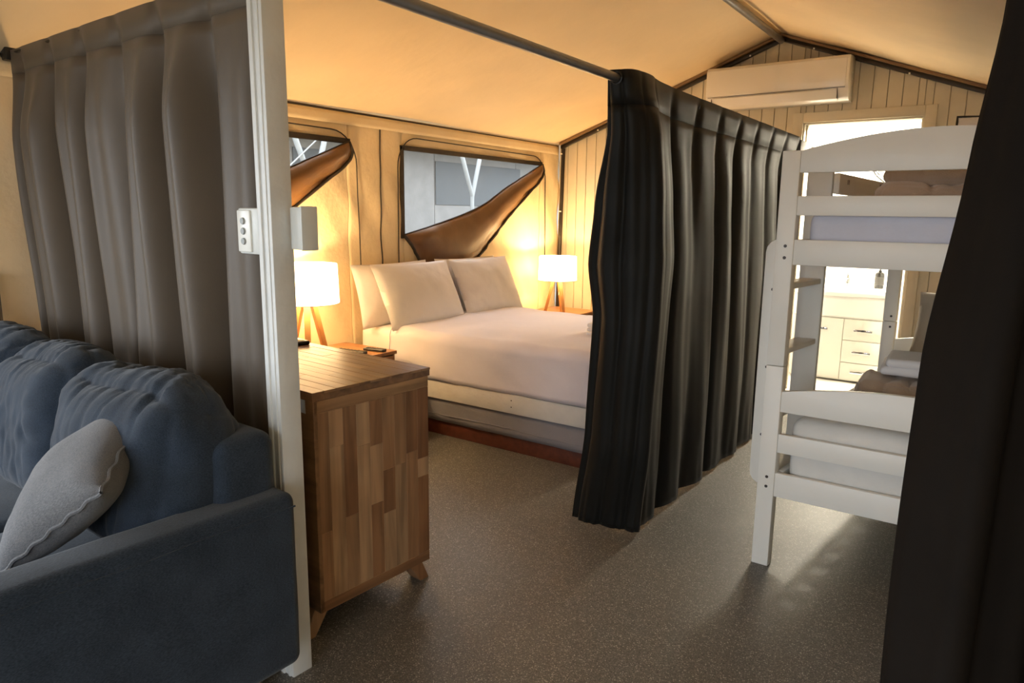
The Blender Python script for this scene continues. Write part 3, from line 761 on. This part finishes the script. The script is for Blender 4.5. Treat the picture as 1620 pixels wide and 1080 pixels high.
bed_pillow('pillow', (-3.305, 4.385, .85), -115, -1, 'front white pillow towards the board wall', seed=4, w=.71, h=.46, t=.14)
tw = empty('folded_towel', (-2.00, 3.86, .668), math.radians(12), label='small folded white towel at the foot of the double bed', cat='towel')
for i in range(3): MB().rbox((-.09, -.09+.004*i, .024*i), (.09, .09, .026+.024*i), .012, .04, nz=.003, nscale=12, seed=i).out('towel_fold', LINEN, tw, ang=80)

# ------------------------------------------------------------------ nightstands, lamps, remotes
def nightstand(x0, x1, y0, y1, z, label):
    n = empty('nightstand', ((x0+x1)/2, (y0+y1)/2, 0), label=label, cat='nightstand'); o = n.location
    def b(nm, lo, hi, bev=.003, mt=NIGHTW, par=None): return MB().box([lo[i]-o[i] for i in range(3)], [hi[i]-o[i] for i in range(3)], bev).out(nm, mt, par or n, smooth=False)
    b('top', (x0, y0, z-.022), (x1, y1, z)); 
    b('side_panel', (x0+.01, y0+.008, .14), (x1-.012, y0+.026, z-.022)); b('side_panel', (x0+.01, y1-.026, .14), (x1-.012, y1-.008, z-.022))
    b('bottom', (x0+.01, y0+.026, .14), (x1-.012, y1-.026, .16)); b('back_panel', (x0+.01, y0+.026, .16), (x0+.02, y1-.026, z-.022))
    d = b('drawer', (x0+.03, y0+.03, z-.16), (x1-.008, y1-.03, z-.030))
    b('handle', (x1-.008, (y0+y1)/2-.05, z-.11), (x1+.008, (y0+y1)/2+.05, z-.095), .003, DARKM, d)
    for x in (x0+.04, x1-.05):
        for y in (y0+.04, y1-.04): b('leg', (x-.018, y-.018, 0), (x+.018, y+.018, .14))
nightstand(-3.57, -3.10, 2.44, 3.165, .54, 'wooden nightstand between dresser and bed')
nightstand(-3.56, -3.08, 5.12, 5.80, .52, 'wooden nightstand in the far corner behind the bed')
def lamp(loc, sc, label, rz):
    l = empty('table_lamp', loc, rz, label=label, cat='lamp', group='tripod lamps on the nightstands'); l.scale = (sc, sc, sc)
    R, zb, zt = .172, .30, .51
    sh = MB().lathe([(R, zb), (R*.965, zt)], seg=48).out('lamp_shade', SHADE, l); solid(sh, .002, 0)
    MB().tube([(R*math.cos(a), R*math.sin(a), zb) for a in [2*math.pi*k/48 for k in range(49)]], .002, 5).out('shade_rim', LINEN, sh)
    MB().tube([(R*.965*math.cos(a), R*.965*math.sin(a), zt) for a in [2*math.pi*k/48 for k in range(49)]], .002, 5).out('shade_rim', LINEN, sh)
    for k in range(3):
        a = 2*math.pi*k/3; ca, sa = math.cos(a), math.sin(a)
        def q(r, w, z): return (r*ca-w*sa, r*sa+w*ca, z)
        MB().hexa([q(.095, -.014, 0), q(.122, -.014, 0), q(.122, .014, 0), q(.095, .014, 0), q(.016, -.018, .315), q(.046, -.018, .315), q(.046, .018, .315), q(.016, .018, .315)], .002).out('leg', LEGW, l, smooth=False)
        MB().tube([(R*.965*ca, R*.965*sa, zt-.02), (0, 0, zt-.03)], .0015, 5).out('shade_spoke', GREYM, sh)
    MB().lathe([(.0001, .29), (.035, .29), (.035, .32), (.018, .325), (.018, .36), (.0001, .36)], seg=20).out('socket', LINEN, l)
    MB().lathe([(.0001, .36), (.012, .362), (.014, .375), (.026, .40), (.029, .415), (.024, .435), (.0001, .446)], seg=20).out('bulb', mat('lit_bulb', (1, .9, .7), .5, emis=(1, .66, .32), estr=30), l)
    MB().tube([(.03, 0, .30), (.05, -.01, .22), (.055, -.02, .17)], .003, 6).out('switch_cord', LINEN, l)
    ld = bpy.data.lights.new('lamp_light', 'POINT'); ld.energy = LAMP_W; ld.color = (1.0, .66, .31); ld.shadow_soft_size = .03
    lo = bpy.data.objects.new('lamp_light', ld); COL.objects.link(lo); lo.parent = l; lo.location = (0, 0, .455)
lamp((-3.365, 2.69, .54), 1.09, 'lit tripod lamp behind the white post', math.radians(-40))
lamp((-3.285, 5.40, .52), 1.0, 'lit tripod lamp in the far corner by the board wall', math.radians(-25))
def remote(loc, rz, ln, label):
    r = empty('remote_control', loc, math.radians(rz), label=label, cat='remote control')
    MB().rbox((-ln/2, -.022, 0), (ln/2, .022, .018), .006, .03).out('remote_body', BLKP, r, ang=60)
    g = mat('remote_key', (.12, .11, .10), .5)
    mb0 = MB().box((-.004, -.003, 0), (.004, .003, .0025), .001, 1).out('key', g, r, loc=(-ln*.40, -.012, .0175))
    for i in range(7):
        for j in range(3):
            if i or j: inst(mb0, r, (-ln*.40+ln*.125*i, -.012+.012*j, .0175))
remote((-3.265, 2.935, .54), 8, .22, 'longer black remote control lying near the bed on the nightstand')
remote((-3.19, 3.06, .54), 12, .15, 'shorter black remote control lying behind the longer one')

# ------------------------------------------------------------------ air conditioner
ac = empty('air_conditioner', (-1.595, D, 2.235), label='white split air conditioner high on the board wall', cat='air conditioner')
HW = .525
prof = [(-.015, .0), (-.13, .0), (-.175, .022), (-.205, .075), (-.212, .12), (-.212, .285), (-.19, .312), (-.015, .325)]
MB().prism(prof, 0, -HW, HW, .008).out('body', GLOSSW, ac, ang=35)
MB().prism([(-.2105, .092), (-.2185, .094), (-.2185, .288), (-.2105, .290)], 0, -HW+.008, HW-.02, .003).out('front_panel', GLOSSW, ac, ang=35)
fl = MB().prism([(-.142, .0), (-.177, .016), (-.2115, .076), (-.206, .084), (-.170, .026), (-.142, .010)], 0, -HW+.055, HW-.075, .002).out('louvre_flap', GLOSSW, ac, ang=35)
MB().box((-HW+.046, -.205, .012), (-HW+.051, -.150, .085), .001).out('flap_gap', DARKM, fl); MB().box((HW-.073, -.2085, .012), (HW-.069, -.150, .085), .001).out('flap_gap', DARKM, fl)
MB().box((-HW+.02, -.2135, .0855), (HW-.02, -.2095, .0885), .0005, 1).out('panel_gap', DARKM, ac)
for z in (.11, .155, .20): MB().lathe([(.0001, .002), (.006, .0015), (.006, -.001)], seg=12).xf(Matrix.Rotation(math.pi/2, 4, 'Y')).out('screw_cap', GREYP, ac, loc=(HW, -.10, z))
MB().box((HW-.06, -.15, .318), (HW-.045, -.13, .325), .002).out('clip', BLKP, ac)

# ------------------------------------------------------------------ bunk bed
BW, BL, SKEW = 1.02, 1.68, .115
bk = empty('bunk_bed', (-.726, 2.775, 0), label='white painted bunk bed with arched end boards and ladder', cat='bunk bed')
SHM = Matrix(((1, SKEW, 0, 0), (0, 1, 0, 0), (0, 0, 1, 0), (0, 0, 0, 1)))
def bp(mb, nm, par=None, mt=BUNKP, **k): return mb.xf(SHM).out(nm, mt, par or bk, **k)
PW, PD = .066, .042
for x in (0, BW-PW):
    for y in (0, BL-PD):
        bp(MB().box((x, y, 0), (x+PW, y+PD, .829), .004), 'lower_post'); bp(MB().box((x, y, .831), (x+PW, y+PD, 1.64), .004), 'upper_post')
def arch(z0, z1, rise, y):
    n = 20; pts = [(PW, z0), (BW-PW, z0)]
    pts += [(BW-PW-(BW-2*PW)*k/n, z1+rise*math.sin(math.pi*k/n)**.9) for k in range(n+1)]
    return MB().prism(pts, 1, y, y+.024, .002)
for y in (.002, BL-.026):
    bp(arch(1.56, 1.638, .062, y), 'arched_board'); bp(arch(.650, .731, .048, y), 'arched_board')
    for z0, z1 in ((1.405, 1.476), (1.222, 1.317), (.484, .560), (.301, .400)):
        bp(MB().box((PW, y, z0), (BW-PW, y+.024, z1), .003), 'end_rail')
for x in (.062, BW-.085):
    for z0, z1 in ((.301, .400), (1.222, 1.317)): bp(MB().box((x, PD, z0), (x+.023, BL-PD, z1), .003), 'side_rail')
bp(MB().box((BW-.085, PD, 1.50), (BW-.062, BL-PD, 1.578), .003), 'guard_rail')
gr = bp(MB().hexa([(.062, .40, 1.495), (.085, .40, 1.495), (.085, BL-PD, 1.475), (.062, BL-PD, 1.475), (.062, .40, 1.578), (.085, .40, 1.578), (.085, BL-PD, 1.555), (.062, BL-PD, 1.555)], .003), 'guard_rail')
for yy in (.50, .515, .98, .995): bp(MB().box((.085, yy, 1.535), (.0865, yy+.005, 1.555), .0005, 1), 'slot', gr, BOLT)
for z in (.335, 1.255):
    for i in range(11): bp(MB().box((.06, .07+i*.145, z), (BW-.06, .14+i*.145, z+.018), .002), 'slat')
la = bp(MB().box((-.045, .082, .35), (.035, .44, .372), .003), 'ladder')
def stile(y, zt):
    n = 8; pts = []; c, r = -.006, .050
    for k in range(n+1): a = math.pi*k/n; pts.append((c+r*math.cos(a), zt-r+r*math.sin(a)))
    for k in range(n+1): a = math.pi+math.pi*k/n; pts.append((c+r*math.cos(a), .37+r*math.sin(a)))
    return MB().prism(pts, 1, y, y+.024, .002)
bp(stile(.058, 1.315), 'ladder_stile', la); bp(stile(.44, 1.67), 'ladder_stile', la)
for z in (.60, .86, 1.12): bp(MB().box((-.045, .082, z), (.035, .44, z+.022), .003), 'rung', la)
def bolt(x, y, z, ax='X', par=None):
    mb = MB().lathe([(.0001, .0018), (.0052, .0015), (.0062, 0), (.0062, -.002)], seg=14).xf(Matrix.Rotation(math.pi/2, 4, 'X'))
    return mb.out('bolt', BOLT, par or bk, loc=(x, y, z))
for z in (1.292, 1.248, .378, .338):
    bolt(.036, -.0005, z); bolt(BW-.036, -.0005, z)
for z in (1.12, .81, .53): bolt(-.012, .0575, z)
for z in (.80, .86): bolt(.036+SKEW*BL, BL-PD-.0005, z)
def mattress(z0, z1, lab, sd, mt):
    return setp(MB().rbox((.095, .034, z0), (BW-.095, BL-.034, z1), .05, .06, puff=(0, 0, .008), nz=.005, nscale=4, seed=sd).xf(SHM).xf(Matrix.Translation((-.726, 2.775, 0))).out('mattress', mt, ang=80), lab, 'mattress')
mattress(1.273, 1.43, 'pale mattress on the upper bunk', 1, MATTR); mattress(.353, .625, 'white covered mattress on the lower bunk', 2, mat('white_quilted_cover', (.74, .72, .68), .8, .05, 8, .3, 45, 4))
def folded(nm, c, rz, w, layers, ln, th, label, cat, mt, seed=0, ext=.012):
    """one cloth folded back and forth; the fold ends show at the side"""
    r = th/2+ext/2; path = []
    for i in range(layers):
        z = th/2 + i*(th+ext)*.92
        xs = (-ln/2, ln/2) if i % 2 == 0 else (ln/2, -ln/2)
        for k in range(9): path.append((xs[0]+(xs[1]-xs[0])*k/8, z))
        if i < layers-1:
            s = 1 if i % 2 == 0 else -1; zc = z+(th+ext)*.46
            for k in range(1, 6): a = -math.pi/2+math.pi*k/6; path.append((s*(ln/2+(th+ext)*.46*math.cos(a)), zc+(th+ext)*.46*math.sin(a)))
    pl_, pr_ = [], []
    for i, p in enumerate(path):
        a, b = path[max(0, i-1)], path[min(len(path)-1, i+1)]
        t = Vector((b[0]-a[0], b[1]-a[1])).normalized(); n = Vector((-t.y, t.x))*th/2
        pl_.append((p[0]+n.x, p[1]+n.y)); pr_.append((p[0]-n.x, p[1]-n.y))
    ring = pl_ + pr_[::-1]; N = 16; g = []
    for k in range(N+1):
        u = -w/2+w*k/N; e = 1-.12*abs(2*k/N-1)**4
        row = []
        for x, z in ring + ring[:1]:
            q = Vector((x*9, u*9, z*14+seed)); row.append((x*e+.012*noise.noise(q), u+.010*noise.noise(q+Vector((5, 5, 5))), max(0, z+.010*noise.noise(q*1.3)+.006*noise.noise(q*3))))
        g.append(row)
    b = empty(nm, c, math.radians(rz), label=label, cat=cat)
    m_ = MB().grid(g)
    m_.out('cloth', mt, b, ang=80)
    mb = MB()
    for row in (g[0][:-1], g[-1][:-1]):
        h = len(row)//2; mb.grid([[row[i], row[len(row)-1-i]] for i in range(h)])
    mb.out('cut_edge', mt, b, ang=80)
    return b
def fleece(nm, c, rz, dims, label, seed, n=3):
    b = empty(nm, c, math.radians(rz), label=label, cat='blanket'); z = 0
    for i in range(n):
        h = dims[2]/n*1.1
        mb = MB().rbox((-dims[0]/2+.02*i, -dims[1]/2+.025*i, z), (dims[0]/2-.02*i, dims[1]/2-.01*i, z+h), h*.47, .014, puff=(.012, .015, .014))
        for v in mb.b.verts:
            p = v.co; q = noise.noise(Vector((p.x*11+seed+i*5, p.y*4, p.z*6)))
            cz = (1-min(1, abs(q)*3.0))**1.5                      # soft gathers across the fold
            t = (p.z-z)/h
            p.z -= .022*cz*max(0, t-.35); p.y += .018*cz*(1 if p.y < 0 else -1)*min(1, abs(p.y)/dims[1]*2)
            p.z += .020*noise.noise(Vector((p.x*5, p.y*5, seed+i)))*t; p.x += .014*noise.noise(Vector((p.y*8, p.z*12, seed-i)))
        mb.out('blanket_fold', BLANK, b, ang=80); z += h*.86
fleece('folded_blanket', (-.20, 3.22, 1.445), 6, (.50, .36, .165), 'brown fleece blanket bundled on the upper bunk', 3, 2)
fleece('folded_blanket', (-.22, 3.28, .642), 4, (.50, .36, .10), 'brown fleece blanket folded on the lower bunk', 11, 2)
b2 = empty('towel_stack', (-.20, 3.35, .765), math.radians(4), label='folded white bath towel on the brown blanket of the lower bunk', cat='towel')
for i in range(2): MB().rbox((-.19+.02*i, -.15, .033*i), (.19, .13-.02*i, .035+.033*i), .016, .03, puff=(0, 0, .004), nz=.005, nscale=10, seed=i+3).out('towel_fold', LINEN, b2, ang=80)
def bunk_pillow(c, rx, label, seed):
    p = empty('pillow', c, label=label, cat='pillow'); rot(p, rx, 0, -4)
    MB().pillow(.62, .42, .15, 26, .045, .012, seed, .46).out('pillow_case', mat('cream_pillowcase', (.72, .64, .52), .85, .05, 5, .2, 30, 4), p, ang=80)
bunk_pillow((-.06, 4.22, .835), 58, 'cream pillow propped at the far end of the lower bunk', 6)
p = empty('pillow', (-.02, 4.24, 1.675), label='white pillow with dark piping at the far end of the upper bunk', cat='pillow'); rot(p, 62, 0, -4)
MB().pillow(.56, .54, .13, 26, .045, .008, 8, .46).out('pillow_case', LINEN, p, ang=80)
MB().tube([(.28*u*(1-.045*(1-v*v)*u*u), .27*v*(1-.045*(1-u*u)*v*v), 0) for u, v in [([(t, -1), (1, t), (-t, 1), (-1, -t)][e]) for e in range(4) for t in [2*k/16-1 for k in range(16)]]], .007, 6).out('piping', DARKB, p)

# ------------------------------------------------------------------ bathroom beyond the doorway
dj = setp(empty('door_1', ((DX0+DX1)/2, D, 0), kind='structure'), 'doorway to the white bathroom with painted casing', 'doorway')
o2 = dj.location
def db(nm, lo, hi, mt=BOARD, bev=.003): return MB().box([lo[i]-o2[i] for i in range(3)], [hi[i]-o2[i] for i in range(3)], bev).out(nm, mt, dj)
db('casing_side', (DX0-.085, D-.022, 0), (DX0-.012, D, DZ+.085)); db('casing_side', (DX1+.012, D-.022, 0), (DX1+.085, D, DZ+.085))
db('casing_head', (DX0-.012, D-.022, DZ+.012), (DX1+.012, D, DZ+.085))
db('jamb', (DX0-.02, D-.005, 0), (DX0, D+.12, DZ+.02)); db('jamb', (DX1, D-.005, 0), (DX1+.02, D+.12, DZ+.02)); db('jamb_head', (DX0, D-.005, DZ), (DX1, D+.12, DZ+.02))
db('stop', (DX0, D+.05, 0), (DX0+.012, D+.085, DZ)); db('stop', (DX1-.012, D+.05, 0), (DX1, D+.085, DZ))
def st(nm, lo, hi, mt, lab, cat='wall'): return setp(MB().box(lo, hi).out(nm, mt, smooth=False), lab, cat, kind='structure')
BYB = 6.98
st('floor_bathroom', (-2.3, D, -.1), (.6, BYB+.1, 0), mat('bathroom_floor', (.55, .53, .48), .4), 'pale bathroom floor', 'floor')
st('wall_bathroom_back', (-2.3, BYB, 0), (.6, BYB+.1, 2.5), BATHW, 'white bathroom back wall')
st('wall_bathroom_left', (-2.3, D+.05, 0), (-2.2, BYB, 2.5), BATHW, 'white bathroom left wall'); st('wall_bathroom_right', (.42, D+.05, 0), (.52, BYB, 2.5), BATHW, 'white bathroom right wall')
st('ceiling_bathroom', (-2.3, D+.05, 2.42), (.6, BYB+.1, 2.5), BATHW, 'white bathroom ceiling', 'ceiling')
st('wall_bathroom_front', (-2.2, D+.051, 0), (DX0-.022, D+.10, 2.42), BATHW, 'white inner face of the board wall'); 
st('trim_2', (DX1+.022, D+.051, 0), (.42, D+.10, 2.42), BATHW, 'white inner lining right of the bathroom doorway', 'trim'); st('trim_3', (DX0-.022, D+.051, DZ+.022), (DX1+.022, D+.10, 2.42), BATHW, 'white inner lining above the bathroom doorway', 'trim')
va = empty('vanity_cabinet', (-1.13, 6.72, 0), label='white vanity cabinet with drawers in the bathroom', cat='vanity'); ov = va.location
def vb(nm, lo, hi, mt=GLOSSW, bev=.003, par=None): return MB().box([lo[i]-ov[i] for i in range(3)], [hi[i]-ov[i] for i in range(3)], bev).out(nm, mt, par or va)
VW = mat('vanity_white', (.80, .77, .69), .25, .01, 3)
vb('carcass', (-1.50, 6.525, .01), (-.76, BYB-.004, .73), VW)
d1 = vb('door', (-1.498, 6.505, .02), (-1.087, 6.524, .548), VW)
def pull(x0, x1, z, par):
    h = vb('handle', (x0, 6.478, z-.010), (x1, 6.490, z+.010), CHROME, .003, par)
    vb('handle_post', (x0+.01, 6.488, z-.008), (x0+.022, 6.506, z+.008), CHROME, .002, h); vb('handle_post', (x1-.022, 6.488, z-.008), (x1-.01, 6.506, z+.008), CHROME, .002, h)
pull(-1.33, -1.205, .455, d1)
for z0, z1 in ((.368, .548), (.175, .364), (.02, .171)):
    dd = vb('drawer', (-1.083, 6.505, z0), (-.762, 6.524, z1), VW); pull(-1.0, -.855, (z0+z1)/2+.0, dd)
# apron with the bulging basin bowl
n = 24; g = []
for i in range(n+1):
    u = i/n; x = -1.50+.74*u; bul = .07*math.exp(-((x+1.20)/.26)**2)
    g.append([(x-ov.x, 6.515-ov.y-bul*(k/6)**1.4, .553+.19*k/6) for k in range(7)])
solid(MB().grid(g).out('basin_apron', CERAM, va), .01, 1)
pts = [(-1.51, BYB-.004), (-1.51, 6.50)] + [(-1.51+.76*k/24, 6.497-.075*math.exp(-((-1.51+.76*k/24+1.20)/.26)**2)) for k in range(25)] + [(-.75, BYB-.004)]
MB().prism([(p[0]-ov.x, p[1]-ov.y) for p in pts], 2, .745, .80, .006).out('basin_top', CERAM, va)
MB().lathe([(.21, .801), (.205, .806), (.185, .806), (.17, .79), (.0001, .765)], (-1.18-ov.x, 6.70-ov.y, 0), 36).xf(Matrix.Scale(.75, 4, (0, 1, 0))).out('bowl_rim', CERAM, va)
tp = empty('basin_tap', (-1.145, 6.86, .80), label='chrome mixer tap on the bathroom basin', cat='tap')
TAPC = mat('shadowed_chrome', (.42, .42, .41), .12, metal=1)  # darker chrome so the tap stands out against the white basin
MB().lathe([(.0001, .0), (.026, .0), (.026, .008), (.019, .014), (.019, .075), (.016, .085), (.0001, .088)], seg=20).out('tap_body', TAPC, tp)
MB().tube([(0, -.01, .055), (0, -.06, .07), (0, -.11, .066), (0, -.118, .05)], .011, 10).out('spout', TAPC, tp)
MB().tube([(0, 0, .085), (0, .0, .10), (.0, -.03, .125), (0, -.06, .14)], [.013, .013, .008, .006], 10).out('lever', TAPC, tp)
bt = empty('soap_dispenser', (-.885, 6.80, .80), label='dark soap dispenser bottle beside the basin', cat='dispenser')
MB().lathe([(.0001, .0), (.034, .0), (.037, .005), (.037, .12), (.030, .135), (.014, .142), (.014, .155), (.0001, .155)], seg=24).out('bottle', mat('smoked_plastic', (.02, .019, .017), .2), bt)
MB().lathe([(.0378, .03), (.0378, .10)], seg=24).out('label_band', mat('label_grey', (.05, .047, .043), .4), bt)
MB().tube([(0, 0, .155), (0, 0, .185), (0, -.045, .188)], .006, 8).out('pump', BLKP, bt)
mi = empty('wall_mirror', (-.70, BYB, 1.5), label='frameless mirror over the basin', cat='mirror')
MB().box((-.34, -.016, -.30), (.34, -.008, .30), .002).out('mirror_glass', mat('mirror_glass', (.75, .80, .78), .03, .0, 3, metal=1), mi)
MB().box((-.335, -.008, -.295), (.335, -.001, .295), .001).out('backing', GREYP, mi)
hk = setp(MB().tube([(-1.03, BYB, 1.80), (-1.03, BYB-.05, 1.80), (-1.0, BYB-.075, 1.76), (-.93, BYB-.08, 1.70)], .012, 8).out('wall_hook', BLKP), 'black hook on the bathroom wall beside the mirror', 'hook')
cl = empty('ceiling_light', (-.93, 6.42, 2.42), label='round lit ceiling light in the bathroom', cat='light')
MB().lathe([(.0001, 0), (.17, 0), (.17, -.03), (.155, -.034), (.155, -.03)], seg=32).out('light_rim', PLAST, cl)
MB().lathe([(.155, -.03), (.14, -.05), (.08, -.065), (.0001, -.07)], seg=32).out('diffuser', mat('lit_diffuser', (1, .95, .85), .5, emis=(1, .90, .70), estr=12), cl)
ld = bpy.data.lights.new('bath_light', 'AREA'); ld.shape = 'DISK'; ld.size = .28; ld.energy = BATH_W; ld.color = (1, .90, .72)
lo = bpy.data.objects.new('bath_light', ld); COL.objects.link(lo); lo.parent = cl; lo.location = (0, 0, -.085)

# ------------------------------------------------------------------ outside
setp(MB().box((-40, -40, -.16), (40, 40, -.11)).out('ground', GROUND, smooth=False), 'bare ground around the tent', 'ground', kind='structure')
nb = empty('neighbour_cabin', (-6.05, 6.0, -.11), label='grey clad cabin wall outside the tent windows', cat='cabin')
for i in range(12): MB().box((-.05, -4.5+i*.9+.004, 0), (0, -3.6+i*.9-.004, 3.0), .004).out('cladding_panel', EXTW, nb, smooth=False)
for y0, y1 in ((.91, 2.80), (-1.27, .10)): MB().box((.0, y0, 1.61), (.012, y1, 2.15), .003).out('screen_panel', EXTG, nb, smooth=False)
MB().box((-.6, -4.5, 2.28), (.45, 6.3, 2.40), .01).out('eave', EXTW, nb, smooth=False)
def ypost(y, label):
    q = empty('forked_post', (-5.0, y, -.11), label=label, cat='post')
    MB().tube([(0, 0, 0), (0, 0, 1.72)], .022, 10).out('stem', EXTP, q)
    MB().tube([(0, 0, 1.70), (0, -.17, 2.10), (0, -.2, 2.2)], .024, 10).out('fork_arm', EXTP, q); MB().tube([(0, 0, 1.70), (0, .13, 2.10), (0, .16, 2.2)], .024, 10).out('fork_arm', EXTP, q)
ypost(6.34, 'white forked post outside the window above the bed'); ypost(4.12, 'white forked post outside the window beside the post')
setp(MB().tube([(-4.97, 4.18, 2.03), (-4.90, 1.46, -.11)], .006, 6).out('guy_rope', EXTP), 'thin white guy rope outside the window beside the post', 'rope')
